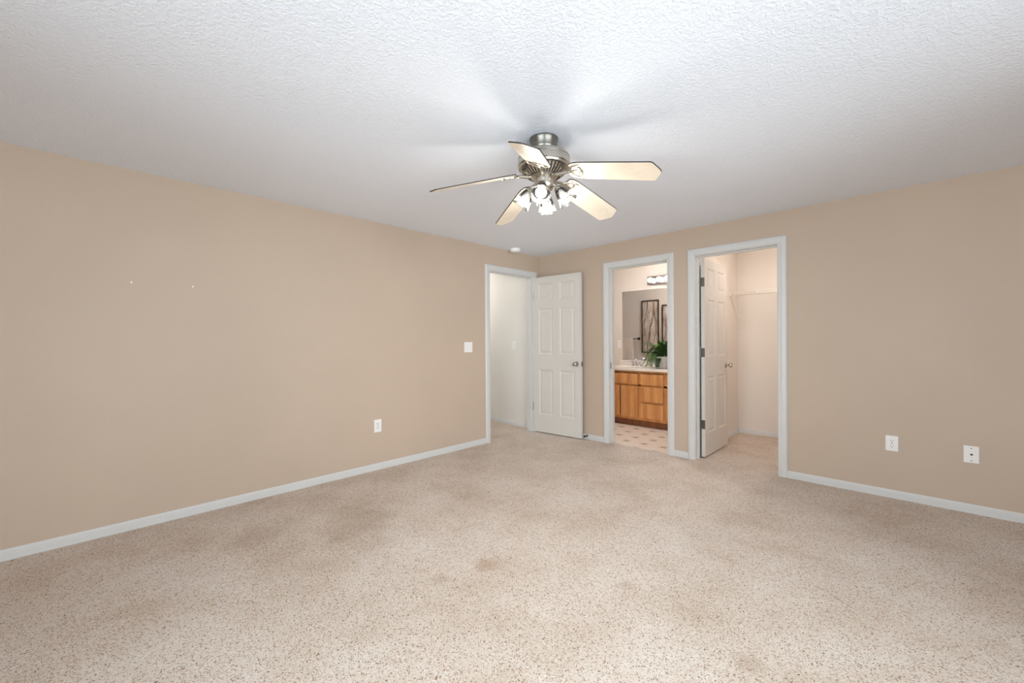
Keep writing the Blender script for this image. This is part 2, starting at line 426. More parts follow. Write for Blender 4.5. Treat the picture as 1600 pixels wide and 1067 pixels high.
b = B(); box(b, -1.35, -1.25, 0.115, FARY, 0, H)
struct('wall_bathroom_left', b, 'cream', 'left wall of the bathroom', 'wall')
b = B(); box(b, 3.6, 3.7, 0.115, FARY, 0, H)
struct('wall_closet_right', b, 'cream', 'right wall of the closet', 'wall')
b = B()
y0, y1, z0, z1 = WIN_E
box(b, RX, RX+0.12, FY, y0, 0, H); box(b, RX, RX+0.12, y1, 0.115, 0, H); box(b, RX, RX+0.12, y0, y1, 0, z0); box(b, RX, RX+0.12, y0, y1, z1, H)
struct('wall_right', b, 'wall', 'beige bedroom wall with a wide added window, right of the camera', 'wall')
b = B()
x0, x1, z0, z1 = WIN_S
box(b, -0.0575, x0, FY-0.12, FY, 0, H); box(b, x1, RX+0.12, FY-0.12, FY, 0, H); box(b, x0, x1, FY-0.12, FY, 0, z0); box(b, x0, x1, FY-0.12, FY, z1, H)
struct('wall_front', b, 'wall', 'beige bedroom wall with an added window, behind the camera', 'wall')

def window(name, label, mk):  # builds an added, unseen window that lets daylight in
    """mk(bm, u0, u1, z0, z1, d0, d1) adds a box in the window's plane"""
    u0, u1, z0, z1, f = mk
    b = B()
    for a0, a1, c0, c1 in ((u0, u0+.05, z0, z1), (u1-.05, u1, z0, z1), (u0, u1, z0, z0+.05), (u0, u1, z1-.05, z1), ((u0+u1)/2-.025, (u0+u1)/2+.025, z0, z1)):
        f(b, a0, a1, c0, c1, 0.04, 0.09)
    o = struct(name, b, 'trim', label, 'added window')
    p = B(); f(p, u0+.05, u1-.05, z0+.05, z1-.05, 0.062, 0.068); obj('pane', p, 'pane', o)
    s = B(); f(s, u0-.03, u1+.03, z0-.025, z0, -0.05, 0.04); obj('sill', s, 'trim', o)
window('added_window_1', 'white sliding window added in the unseen right wall to light the room', (WIN_E[0], WIN_E[1], WIN_E[2], WIN_E[3], lambda bm, a0, a1, c0, c1, d0, d1: box(bm, RX+d0, RX+d1, a0, a1, c0, c1)))
window('added_window_2', 'white sliding window added behind the camera to light the room', (WIN_S[0], WIN_S[1], WIN_S[2], WIN_S[3], lambda bm, a0, a1, c0, c1, d0, d1: box(bm, a0, a1, FY-d1, FY-d0, c0, c1)))

# baseboards ---------------------------------------------------------
BP = [(0, 0), (0.012, 0), (0.012, 0.034), (0.0095, 0.037), (0.0095, 0.046), (0.007, 0.05), (0.006, 0.057), (0.003, 0.061), (0, 0.061)]
def baseboard(name, a, bb, nrm, label):
    b = B(); profile_run(b, BP, a, bb, nrm); return struct(name, b, 'trim', label, 'baseboard')
TW = 0.068                       # casing width
baseboard('baseboard_left', (0, FY, 0), (0, EN[0]-TW, 0), (1,0,0), 'white baseboard along the long left wall')
baseboard('baseboard_back', (0.0, 0, 0), (BA[0]-TW, 0, 0), (0,-1,0), 'white baseboard behind the open entry door')
baseboard('baseboard_middle', (BA[1]+TW-.002, 0, 0), (CL[0]-TW, 0, 0), (0,-1,0), 'short white baseboard between bathroom and closet doorways')
baseboard('baseboard_right', (CL[1]+TW, 0, 0), (RX, 0, 0), (0,-1,0), 'white baseboard right of the closet doorway')
baseboard('baseboard_hall', (-1.9, -0.02, 0), (-0.115, -0.02, 0), (0,-1,0), 'white baseboard of the hall wall')
baseboard('baseboard_closet_left', (1.945, 0.115, 0), (1.945, FARY, 0), (1,0,0), 'white baseboard on the left closet wall')
baseboard('baseboard_closet_back', (1.945, FARY, 0), (3.6, FARY, 0), (0,-1,0), 'white baseboard on the closet back wall')
baseboard('baseboard_bathroom', (-1.25, 0.115, 0), (BA[0]-TW, 0.115, 0), (0,1,0), 'white baseboard of the bathroom front wall')

# door casings and jambs ---------------------------------------------
CP = [(0, 0), (0.009, 0.0), (0.013, 0.006), (0.013, 0.016), (0.016, 0.020), (0.018, 0.034), (0.016, 0.058), (0.011, TW-.004), (0.008, TW), (0, TW)]  # (thickness, across from opening)
def casing(name, u0, u1, frame, label, stop_d, door_side_hinge=None):
    """frame(u, d, z) -> world ; u along wall, d depth into the wall (negative = into the bedroom)"""
    b = B(); e = 0.004
    def run(pts):   # pts: three mitred corners per profile point
        rows = [[b.verts.new(frame(*q)) for q in row] for row in pts]
        for A, C in zip(rows, rows[1:]):
            for i in range(len(A)-1): b.faces.new((A[i], A[i+1], C[i+1], C[i]))
    rows = []
    for th, ac in CP:
        rows.append([(u0-e-ac, -th, 0), (u0-e-ac, -th, HO+e+ac), (u1+e+ac, -th, HO+e+ac), (u1+e+ac, -th, 0)])
    run(rows)
    # back side casing (simple)
    rows = []
    for th, ac in CP:
        rows.append([(u0-e-ac, 0.115+th, 0), (u0-e-ac, 0.115+th, HO+e+ac), (u1+e+ac, 0.115+th, HO+e+ac), (u1+e+ac, 0.115+th, 0)])
    run(rows)
    o = struct(name, b, 'trim', label, 'door trim', smooth=False)
    jb = B()
    def fb(u_0, u_1, d0, d1, z0, z1):
        vs = [jb.verts.new(frame(u, d, z)) for u in (u_0, u_1) for d in (d0, d1) for z in (z0, z1)]
        for f in ((0,1,3,2),(4,6,7,5),(0,4,5,1),(2,3,7,6),(0,2,6,4),(1,5,7,3)): jb.faces.new([vs[i] for i in f])
    fb(u0-J, u0, 0, 0.115, 0, HO+J); fb(u1, u1+J, 0, 0.115, 0, HO+J); fb(u0, u1, 0, 0.115, HO, HO+J)
    obj('jamb', jb, 'trim', o)
    jb = B()
    s0, s1 = stop_d
    fb(u0, u0+.011, s0, s1, 0, HO); fb(u1-.011, u1, s0, s1, 0, HO); fb(u0+.011, u1-.011, s0, s1, HO-.011, HO)
    obj('door_stop_strip', jb, 'trim', o)
    return o
casing('trim_1', EN[0], EN[1], lambda u, d, z: Vector((-d, u, z)), 'white casing and jamb of the entry doorway in the left wall', (0.037, 0.07))
casing('trim_2', BA[0], BA[1], lambda u, d, z: Vector((u, d, z)), 'white casing and jamb of the bathroom doorway', (0.045, 0.078))
casing('trim_3', CL[0], CL[1], lambda u, d, z: Vector((u, d, z)), 'white casing and jamb of the closet doorway', (0.045, 0.078))

# strike plate on the bathroom jamb
o = bpy.data.objects['trim_2']
b = B(); box(b, BA[0], BA[0]+.0015, .028, .044, .86, .93); obj('strike_plate', b, 'dnickel', o)
o['label'] = 'white casing and jamb of the bathroom doorway'

# six-panel doors ----------------------------------------------------
def panel_door(name, w, label, loc, rotz, hinge_sign):
    """leaf in local x (0..w), thickness 0..0.035 in local +y, the -y face is the one we see"""
    T, h0, h1 = 0.035, 0.012, 2.005
    xs = [0, 0.088, w/2-0.052, w/2+0.052, w-0.088, w]
    zs = [h0, 0.24, 0.815, 1.015, 1.60, 1.70, 1.918, h1]
    b = B()
    def rect(x0, x1, z0, z1, y, flip):
        v = [b.verts.new((x, y, z)) for x, z in ((x0, z0), (x1, z0), (x1, z1), (x0, z1))]
        return v
    for side in (0, 1):
        y = 0.0 if side == 0 else T; sg = 1 if side == 0 else -1
        for i in range(5):
            for k in range(7):
                x0, x1, z0, z1 = xs[i], xs[i+1], zs[k], zs[k+1]
                if i in (1, 3) and k in (1, 3, 5):
                    prev = rect(x0, x1, z0, z1, y, 0)
                    for off, dep in ((0.007, 0.005), (0.016, 0.0085), (0.022, 0.0085), (0.040, 0.0025)):
                        cur = rect(x0+off, x1-off, z0+off, z1-off, y+sg*dep, 0)
                        for q in range(4): b.faces.new((prev[q], prev[(q+1) % 4], cur[(q+1) % 4], cur[q]))
                        prev = cur
                    b.faces.new(prev)
                else:
                    b.faces.new(rect(x0, x1, z0, z1, y, 0))
    for pts in ([(0,0,h0),(0,T,h0),(0,T,h1),(0,0,h1)], [(w,0,h0),(w,T,h0),(w,T,h1),(w,0,h1)], [(0,0,h0),(w,0,h0),(w,T,h0),(0,T,h0)], [(0,0,h1),(w,0,h1),(w,T,h1),(0,T,h1)]):
        b.faces.new([b.verts.new(p) for p in pts])
    bmesh.ops.remove_doubles(b, verts=b.verts, dist=1e-5)
    o = obj(name, b, 'door', None); tag(o, label, 'door', None, 'structure')
    o.location = loc; o.rotation_euler = (0, 0, rotz)
    kz = 0.905
    for s in (0, 1):
        yy = 0.0 if s == 0 else T; ang = PI/2 if s == 0 else -PI/2
        m = Matrix.Translation((w-0.062, yy, kz)) @ Matrix.Rotation(ang, 4, 'X')
        b = B(); lathe(b, [(0.030, 0), (0.031, 0.003), (0.027, 0.008), (0.013, 0.011), (0.0115, 0.028), (0.017, 0.036), (0.0255, 0.044), (0.0275, 0.054), (0.024, 0.063), (0.014, 0.068), (0.0, 0.0685)], 28, m)
        obj('door_knob', b, 'nickel', o, True)
    b = B(); box(b, w, w+.0015, 0.006, 0.029, kz-.029, kz+.029); box(b, w, w+.009, 0.012, 0.023, kz-.012, kz+.012, 0.002)
    obj('latch', b, 'dnickel', o)
    for hz in (0.335, 1.06, 1.77):
        b = B()
        if hinge_sign == 'edge':      # opened 90 degrees into the closet: the leaf plate shows on the hinge edge
            box(b, -0.0025, 0.0, -0.001, 0.033, hz-.045, hz+.045, 0.0008, 1)
            lathe(b, [(0.0065, -0.048), (0.0065, 0.048)], 12, Matrix.Translation((-0.006, T+0.006, hz)))
        else:
            box(b, -0.0025, 0.0, 0.002, 0.033, hz-.045, hz+.045, 0.0008, 1)
            lathe(b, [(0.0065, -0.048), (0.0065, 0.048)], 12, Matrix.Translation((-0.004, -0.005, hz)))
        obj('hinge', b, 'dnickel' if hinge_sign == 'edge' else 'nickel', o, True)
    return o
a = math.atan2(-0.082+0.134, 0.712)
panel_door('door_1', 0.712, 'white six-panel entry door standing open against the back wall', (0.004, -0.1345, 0), a, 'knuckle')
# closet leaf: seen face towards +x, hinge edge towards the bedroom
panel_door('door_2', 0.705, 'white six-panel closet door swung open into the closet', (2.0655, 0.122, 0), PI/2 + 0.005, 'edge')

# spring door stop on the baseboard
t_ = thing('door_stop', 'small dark door stop on the baseboard beside the open entry door', 'door stop', (0.748, -0.012, 0.042))
b = B(); lathe(b, [(0.013, 0), (0.013, 0.004), (0.006, 0.006), (0.006, 0.045)], 16, Matrix.Rotation(PI/2, 4, 'X')); obj('post', b, 'dnickel', t_, True)
b = B(); lathe(b, [(0.008, 0.045), (0.012, 0.047), (0.012, 0.060), (0.009, 0.064), (0, 0.065)], 16, Matrix.Rotation(PI/2, 4, 'X')); obj('bumper', b, 'rubber', t_, True)

# ------------------------------------------------------------------ wall plates
def plate_base(t, w, h, name='cover_plate'):
    b = B(); box(b, -w/2, w/2, -0.006, 0, -h/2, h/2, 0.003, 3); return obj(name, b, 'plate', t)
def screw(t, z, x=0.0):
    b = B(); lathe(b, [(0.0035, 0), (0.0035, 0.001), (0.002, 0.0016), (0, 0.0017)], 12, Matrix.Translation((x, -0.006, z)) @ Matrix.Rotation(PI/2, 4, 'X')); obj('screw', b, 'dnickel', t)
def outlet(label, loc, rotz, w, h):
    t = thing('wall_outlet', label, 'outlet', loc, rotz, 'wall outlets'); plate_base(t, w, h)
    for dz in (0.0195, -0.0195):
        b = B(); lathe(b, [(0.0165, 0), (0.0165, 0.002), (0.0155, 0.003)], 24, Matrix.Translation((0, -0.0055, dz)) @ Matrix.Rotation(PI/2, 4, 'X') @ Matrix.Diagonal((1, .86, 1, 1)))
        r = obj('receptacle', b, 'plate', t, True)
        for q, e_ in ((-1, .0085), (1, .0075)):
            b = B(); box(b, q*.0067-.0011, q*.0067+.0011, -0.0092, -0.008, dz-.001, dz+e_); obj('slot', b, 'slot', r)
        b = B(); lathe(b, [(0.0028, 0), (0.0028, 0.001)], 10, Matrix.Translation((0, -0.008, dz-.007)) @ Matrix.Rotation(PI/2, 4, 'X'))
        obj('ground_hole', b, 'slot', r)
    screw(t, 0.0); return t
outlet('white duplex outlet low on the long left wall', (0.0, -2.326, 0.408), PI/2, 0.072, 0.118)
outlet('white duplex outlet low on the back wall, right of the closet doorway', (3.452, 0.0, 0.407), 0, 0.071, 0.114)
t_ = thing('cable_outlet', 'white coaxial cable wall plate at the far right of the back wall', 'wall plate', (3.851, 0.0, 0.399), 0)
plate_base(t_, 0.072, 0.115); screw(t_, 0.042); screw(t_, -0.042)
b = B(); m = Matrix.Translation((0, -0.005, 0)) @ Matrix.Rotation(PI/2, 4, 'X')
lathe(b, [(0.0075, 0), (0.0075, 0.004), (0.005, 0.005), (0.005, 0.011), (0.003, 0.011), (0, 0.009)], 6, m); obj('coaxial_connector', b, 'dnickel', t_)

def rocker(t, x):
    b = B(); box(b, x-0.0165, x+0.0165, -0.0075, -0.005, -0.0335, 0.0335, 0.001, 1)
    r = obj('rocker', b, 'plate', t)
    b = B()
    v = [b.verts.new(p) for p in ((x-.0145,-.0075,-.031),(x+.0145,-.0075,-.031),(x+.0145,-.0125,0.031),(x-.0145,-.0125,0.031),(x-.0145,-.0075,.031),(x+.0145,-.0075,.031))]
    for f in ((0,1,2,3),(3,2,5,4),(0,3,4),(1,5,2),(0,4,5,1)): b.faces.new([v[i] for i in f])
    obj('paddle', b, 'plate', r)
def toggle(t, x):
    b = B(); box(b, x-.005, x+.005, -.0065, -.005, -.012, .012); r = obj('toggle_slot', b, 'plate', t)
    b = B(); box(b, x-.0035, x+.0035, -.018, -.005, 0.0, .010, .0015, 2, Matrix.Translation((0,0,0))); obj('toggle', b, 'plate', r)
t_ = thing('light_switch', 'white double rocker switch on the left wall beside the entry doorway', 'light switch', (0, -1.2335, 1.121), PI/2)
plate_base(t_, 0.116, 0.114); rocker(t_, -0.023); rocker(t_, 0.023)
t_ = thing('light_switch', 'small white toggle switch on the hall wall through the entry doorway', 'light switch', (-0.462, -0.02, 1.124), 0)
plate_base(t_, 0.072, 0.116); toggle(t_, 0); screw(t_, .03); screw(t_, -.03)
t_ = thing('wall_outlet', 'cream outlet plate on the bathroom wall left of the mirror', 'outlet', (0.253, FARY, 1.130), 0)
plate_base(t_, 0.070, 0.116)
b = B(); box(b, -.0165, .0165, -.0075, -.005, -.0335, .0335, .001, 1); r = obj('receptacle', b, 'plate', t_)
for dz in (.018, -.018):
    for q in (-1, 1):
        b = B(); box(b, q*.0065-.001, q*.0065+.001, -.008, -.007, dz-.002, dz+.006); obj('slot', b, 'slot', r)

# two wall anchors left in the left wall
anchor = thing('wall_anchor', 'left one of the two small white wall anchors in the long left wall', 'wall anchor', (0, -4.009, 1.58), PI/2, 'wall anchors in the left wall')
b = B(); lathe(b, [(0.0065, 0), (0.0065, 0.0015), (0.0035, 0.0022), (0.002, 0.0008), (0, 0.0008)], 16, Matrix.Rotation(PI/2, 4, 'X')); obj('collar', b, 'plate', anchor, True)
b = B(); lathe(b, [(0.011, 0), (0.0105, 0.0004), (0.0065, 0.0006)], 16, Matrix.Rotation(PI/2, 4, 'X')); obj('chipped_paint', b, plain('orange_scuffed_paint', (206,164,132), 0.7), anchor, True)
a2 = dup(anchor); a2.location = (0, -3.695, 1.58); a2['label'] = 'right one of the two small white wall anchors in the long left wall'

# smoke detector
t_ = thing('smoke_detector', 'small round white smoke detector on the ceiling near the corner', 'smoke detector', (0.115, -0.585, H))
b = B(); lathe(b, [(0.064, 0), (0.066, -0.006), (0.066, -0.010)], 36); obj('mounting_plate', b, 'plate', t_, True)
b = B(); lathe(b, [(0.061, -0.010), (0.061, -0.022), (0.056, -0.034), (0.044, -0.039), (0.0, -0.040)], 36); obj('cover', b, 'plate', t_, True)

# ------------------------------------------------------------------ ceiling fan
FX, FYc = 2.1243, -2.4385
fan = thing('ceiling_fan', 'brushed nickel ceiling fan with five pale blades and four lit bulbs', 'ceiling fan', (FX, FYc, H))
Z = lambda z: z - H
b = B(); lathe(b, [(0.079, 0), (0.079, Z(2.288)), (0.074, Z(2.280)), (0.072, Z(2.250)), (0.069, Z(2.238)), (0.060, Z(2.226)), (0.058, Z(2.205))], 40); obj('canopy', b, 'dnickel', fan, True)
b = B(); lathe(b, [(0.055, Z(2.216)), (0.118, Z(2.214)), (0.134, Z(2.208)), (0.141, Z(2.198)), (0.142, Z(2.190)), (0.140, Z(2.187)), (0.142, Z(2.184)), (0.143, Z(2.150)), (0.139, Z(2.146)), (0.141, Z(2.143)), (0.139, Z(2.136)), (0.128, Z(2.133)), (0.05, Z(2.133))], 56); obj('motor_housing', b, 'nickel', fan, True)
# vented bowl with radial ribs
b = B()
lathe(b, [(0.128, Z(2.136)), (0.112, Z(2.115)), (0.085, Z(2.098)), (0.072, Z(2.095)), (0.02, Z(2.095))], 48)
vb = obj('vent_bowl', b, 'dnickel', fan, True)
b = B()
for k in range(40):
    a = 2*PI*k/40
    m = Matrix.Rotation(a, 4, 'Z')
    pts = [(0.128, Z(2.136)), (0.112, Z(2.115)), (0.085, Z(2.098))]
    prev = None
    for r_, z_ in pts:
        w_ = 0.0042*r_/0.11
        cur = [b.verts.new(m @ Vector(q)) for q in ((r_, -w_, z_), (r_+.003, -w_, z_-.006), (r_+.003, w_, z_-.006), (r_, w_, z_))]
        if prev:
            for q in range(3): b.faces.new((prev[q], prev[q+1], cur[q+1], cur[q]))
        prev = cur
obj('ribs', b, 'nickel', vb)
# neck of the light kit
b = B(); lathe(b, [(0.074, Z(2.098)), (0.074, Z(2.090)), (0.058, Z(2.084)), (0.050, Z(2.080)), (0.050, Z(2.058)), (0.055, Z(2.052)), (0.055, Z(2.036)), (0.046, Z(2.024)), (0.030, Z(2.016)), (0.012, Z(2.010)), (0.010, Z(2.000)), (0.0, Z(1.997))], 40)
kit = obj('light_kit', b, 'nickel', fan, True)

PH, PITCH, DROOP, RB, BW, Z0 = math.radians(-58.45), math.radians(17.4), math.radians(12.65), 0.6352, 0.1355, Z(2.1296)
def blade_frame(k):
    a = PH + k*2*PI/5; dr = DROOP if k != 4 else DROOP - math.radians(0.35); pt = PITCH if k != 4 else PITCH - math.radians(1.2)
    e = Vector((math.cos(a)*math.cos(dr), math.sin(a)*math.cos(dr), -math.sin(dr))); tt = Vector((-math.sin(a), math.cos(a), 0)); n = e.cross(tt)
    t2 = tt*math.cos(pt) - n*math.sin(pt); n2 = e.cross(t2)
    return Matrix(((e.x, t2.x, n2.x, 0), (e.y, t2.y, n2.y, 0), (e.z, t2.z, n2.z, Z0), (0,0,0,1))), a
def blade_outline():
    h = BW/2; R = RB; pts = []
    r0_ = 0.165
    pts += [(r0_, -h*0.70), (r0_+.018, -h*0.86), (r0_+.05, -h*0.95)]
    pts += [(0.40, -h*0.985), (R-.050, -h), (R-.040, -h*0.985), (R-.032, -h*.90), (R-.022, -h*.66), (R-.010, -h*.36), (R-.003, -h*.14), (R, 0)]
    return pts + [(x, -y) for x, y in reversed(pts[:-1])]
for k in range(5):
    Mb, a = blade_frame(k)
    b = B(); prism(b, blade_outline(), -0.0020, -0.0008, Mb)
    bl = obj('blade', b, 'blade', fan)
    b = B(); ol = [(x if x < .6 else x, y) for x, y in blade_outline()]
    c = (0.40, 0.0)
    ol2 = [(c[0]+(x-c[0])*1.004, y*1.015) for x, y in ol]
    prism(b, ol2, -0.0008, 0.0052, Mb); obj('blade_top', b, 'bladeedge', bl)
    # ornate blade iron: arm from the hub, then an open loop plate under the blade
    b = B()
    ca, sa = math.cos(a), math.sin(a)
    tube(b, [Vector((0.070*ca, 0.070*sa, Z(2.094))), Vector((0.100*ca, 0.100*sa, Z(2.090))), Mb @ Vector((0.135, 0, -0.008)), Mb @ Vector((0.160, 0, -0.006))], [0.011, 0.010, 0.009, 0.008], 10)
    ring = []
    for i in range(25):
        th = 2*PI*i/24
        ring.append(Mb @ Vector((0.190 + 0.038*math.cos(th), 0.042*math.sin(th)*(1+0.15*math.cos(th)), -0.0065)))
    tube(b, ring, 0.0048, 8, False)
    tube(b, [Mb @ Vector((0.150, -0.006, -0.0065)), Mb @ Vector((0.175, -0.034, -0.0065)), Mb @ Vector((0.215, -0.050, -0.006)), Mb @ Vector((0.235, -0.056, -0.005))], [0.006, 0.0055, 0.005, 0.003], 8)
    tube(b, [Mb @ Vector((0.150, 0.006, -0.0065)), Mb @ Vector((0.175, 0.034, -0.0065)), Mb @ Vector((0.215, 0.050, -0.006)), Mb @ Vector((0.235, 0.056, -0.005))], [0.006, 0.0055, 0.005, 0.003], 8)
    pl = [(0.148, -.010), (0.165, -.016), (0.185, -.010), (0.228, -.012), (0.238, 0), (0.228, .012), (0.185, .010), (0.165, .016), (0.148, .010)]
    prism(b, pl, -0.0070, -0.0030, Mb)
    for q in ((0.215, 0.0), (0.178, 0.026), (0.178, -0.026)):
        lathe(b, [(0.005, 0), (0.005, -0.002), (0.0, -0.004)], 10, Mb @ Matrix.Translation((q[0], q[1], -0.0090)))
    obj('blade_iron', b, 'nickel', bl, True)
# four lights
LA0 = math.radians(-58.0)
for k in range(4):
    a = LA0 + k*PI/2; tilt = math.radians(36)
    ax = Vector((math.cos(a)*math.sin(tilt), math.sin(a)*math.sin(tilt), -math.cos(tilt)))
    p0 = Vector((0.048*math.cos(a), 0.048*math.sin(a), Z(2.046)))
    p1 = Vector((0.070*math.cos(a), 0.070*math.sin(a), Z(2.036)))
    q = ax.to_track_quat('Z', 'Y').to_matrix().to_4x4()
    base = p1 + Vector((0, 0, -0.004))
    m = Matrix.Translation(base) @ q
    b = B(); tube(b, [p0, (p0+p1)/2 + Vector((0,0,.004)), p1, base + ax*0.006], 0.0085, 10)
    lathe(b, [(0.012, 0.0), (0.020, 0.004), (0.0235, 0.010), (0.0235, 0.026), (0.021, 0.028), (0.0, 0.028)], 24, m)
    arm = obj('light_arm', b, 'nickel', kit, True)
    b = B()      # fluted bell shade, thin walled
    prof = [(0.0225, 0.016), (0.026, 0.022), (0.031, 0.034), (0.036, 0.050), (0.040, 0.068), (0.0445, 0.086), (0.050, 0.100), (0.055, 0.108)]
    inner = [(r_-.0018, z_) for r_, z_ in reversed(prof)]
    lathe(b, prof + inner, 60, m, 20, 0.018, True)
    sh = obj('lamp_shade', b, 'glass', kit, True)
    b = B(); lathe(b, [(0.012, 0.028), (0.0135, 0.036), (0.0185, 0.048), (0.0258, 0.062), (0.0287, 0.075), (0.0287, 0.077), (0.0, 0.077)], 24, m)
    obj('bulb_collar', b, 'plate', kit, True)  # opaque collar added up the bulb to cut its light on the ceiling
    b = B(); lathe(b, [(0.0280, 0.0775), (0.0270, 0.087), (0.022, 0.097), (0.012, 0.103), (0, 0.1045)], 20, m)
    obj('bulb', b, 'bulb', kit, True)
b = B()          # pull chain with its fob
for i in range(12): lathe(b, [(0, -.0018), (0.0018, 0), (0, .0018)], 6, Matrix.Translation((-0.032, -0.020, Z(2.018) - i*0.0042)))
lathe(b, [(0.0, 0), (0.004, -.004), (0.005, -.02), (0.003, -.028), (0, -.03)], 12, Matrix.Translation((-0.032, -0.020, Z(1.968))))
obj('pull_chain', b, 'nickel', kit, True)

# ------------------------------------------------------------------ bathroom
VX0, VX1, VF = 0.265, 1.84, 1.075       # vanity: left, right, face-frame plane
van = thing('vanity_cabinet', 'golden oak bathroom vanity with flat doors and a drawer stack', 'vanity cabinet', (VX0, VF, 0))
L = lambda x: x - VX0
CT = 0.765
b = B(); wv_ = VX1-VX0-.002; dp_ = FARY-VF
box(b, 0, .016, 0.02, dp_, 0.09, CT); box(b, wv_-.016, wv_, 0.02, dp_, 0.09, CT); box(b, 0.016, wv_-.016, 0.02, dp_, 0.09, .106); box(b, 0.016, wv_-.016, dp_-.01, dp_, 0.106, CT)
obj('body', b, 'oakframe', van)
b = B()   # face frame: rails and stiles
rails = [(0, VX1-VX0-.002, 0.09, 0.125), (0, VX1-VX0-.002, 0.735, CT), (0, VX1-VX0-.002, 0.555, 0.58)]
for x0, x1, z0, z1 in rails: box(b, x0, x1, 0, 0.02, z0, z1)
for x0, x1 in ((0, .045), (L(.845), L(.888)), (L(1.207), L(1.25)), (VX1-VX0-.047, VX1-VX0-.002)): box(b, x0, x1, 0, 0.02, 0.125, 0.735)
box(b, L(.888), L(1.207), 0, .02, .33, .35)
obj('face_frame', b, 'oakframe', van)
b = B(); box(b, 0, VX1-VX0-.002, 0.055, 0.07, 0.0, 0.09); obj('toe_kick', b, 'oaktoe', van)
def front(name, x0, x1, z0, z1):
    b = B()
    # flat slab with a bevelled finger-pull edge
    vs = box(b, L(x0), L(x1), -0.019, -0.0005, z0, z1, 0.004, 2)
    return obj(name, b, 'oak', van)
front('false_front', .312, .845, .578, .725)
front('door', .312, .572, .128, .552); front('door', .586, .845, .128, .552)
front('drawer', .888, 1.207, .580, .725); front('drawer', .888, 1.207, .352, .553); front('drawer', .888, 1.207, .128, .327)
front('false_front', 1.25, 1.79, .578, .725)
front('door', 1.25, 1.513, .128, .552); front('door', 1.527, 1.79, .128, .552)

# countertop with moulded bowls and backsplash
ct = thing('countertop', 'white marble vanity countertop with an integrated oval sink', 'countertop', (VX0, VF, CT))
b = B()
W_, D0, D1, TH = VX1-VX0-.002, -0.03, FARY-VF-.002, 0.038
def slab_with_bowl(b, cxs):
    # grid top with depressed ellipses
    nx, ny = 132, 48
    grid = []
    for i in range(nx+1):
        col_ = []
        for j in range(ny+1):
            x = W_*i/nx; y = D0 + (D1-D0)*j/ny; z = TH
            for cx in cxs:
                d = math.hypot((x-cx)/0.225, (y-0.235)/0.165)
                if d < 1: z = TH - 0.125*(1-d**2.6)**0.55
                elif d < 1.12: z = TH + 0.004*math.sin((d-1)/0.12*PI)
            e = min(y-D0, 1.0)
            if e < 0.006: z -= 0.006-e
            col_.append(b.verts.new((x, y, z)))
        grid.append(col_)
    for i in range(nx):
        for j in range(ny): b.faces.new((grid[i][j], grid[i+1][j], grid[i+1][j+1], grid[i][j+1]))
    # skirt
    f0 = [b.verts.new((v.co.x, D0, 0.0)) for v in (grid[i][0] for i in range(nx+1))]
    for i in range(nx): b.faces.new((grid[i][0], f0[i], f0[i+1], grid[i+1][0]))
    for col_, x in ((grid[0], 0), (grid[-1], W_)):
        s0 = [b.verts.new((v.co.x, v.co.y, 0.0)) for v in col_]
        for j in range(ny): b.faces.new((col_[j], col_[j+1], s0[j+1], s0[j]))
slab_with_bowl(b, (L(.578), L(1.52)))
obj('top', b, 'counter', ct, True)
b = B(); box(b, 0.0, W_, FARY-VF-.022, FARY-VF-.001, TH-.001, TH+.082, 0.003, 2); obj('backsplash', b, 'counter', ct)
for cx in (L(.578), L(1.52)):
    b = B(); lathe(b, [(0.019, 0), (0.021, 0.002), (0.014, 0.003), (0, 0.002)], 20, Matrix.Translation((cx, 0.235, TH-.125))); obj('drain', b, 'chrome', ct, True)

CTZ = CT + TH
fa = thing('faucet', 'chrome two-handle faucet on the vanity countertop before the mirror', 'faucet', (.578, 1.525, CTZ))
b = B(); box(b, -0.078, 0.078, -0.026, 0.026, 0.001, 0.012, 0.005, 3); obj('base', b, 'chrome', fa, True)
b = B(); lathe(b, [(0.018, 0.010), (0.016, 0.03), (0.013, 0.05)], 20)
tube(b, [(0,0,.045), (0,-.004,.075), (0,-.022,.100), (0,-.055,.108), (0,-.088,.098), (0,-.104,.078)], [.0125,.0125,.012,.0115,.011,.011], 14); obj('spout', b, 'chrome', fa, True)
b = B(); tube(b, [(0,.014,.012), (0,.014,.085)], .003, 8); lathe(b, [(0, 0), (.006, .003), (.006, .009), (0, .012)], 12, Matrix.Translation((0, .014, .083))); obj('lift_rod', b, 'chrome', fa, True)
for s in (-1, 1):
    b = B(); lathe(b, [(0.020, 0.010), (0.017, 0.022), (0.012, 0.032), (0.019, 0.040), (0.021, 0.052), (0.016, 0.062), (0, 0.064)], 20, Matrix.Translation((s*.055, 0, 0)))
    tube(b, [(s*.055, 0, .055), (s*.075, -.006, .064), (s*.10, -.010, .066)], [.007, .0055, .0045], 10); obj('handle', b, 'chrome', fa, True)

mir = B(); box(mir, 0.305, VX1-.01, FARY-.006, FARY-.0005, CTZ+.084, 1.937)
o = tag(obj('mirror', mir, 'mirror'), 'wide frameless wall mirror above the vanity countertop', 'mirror')

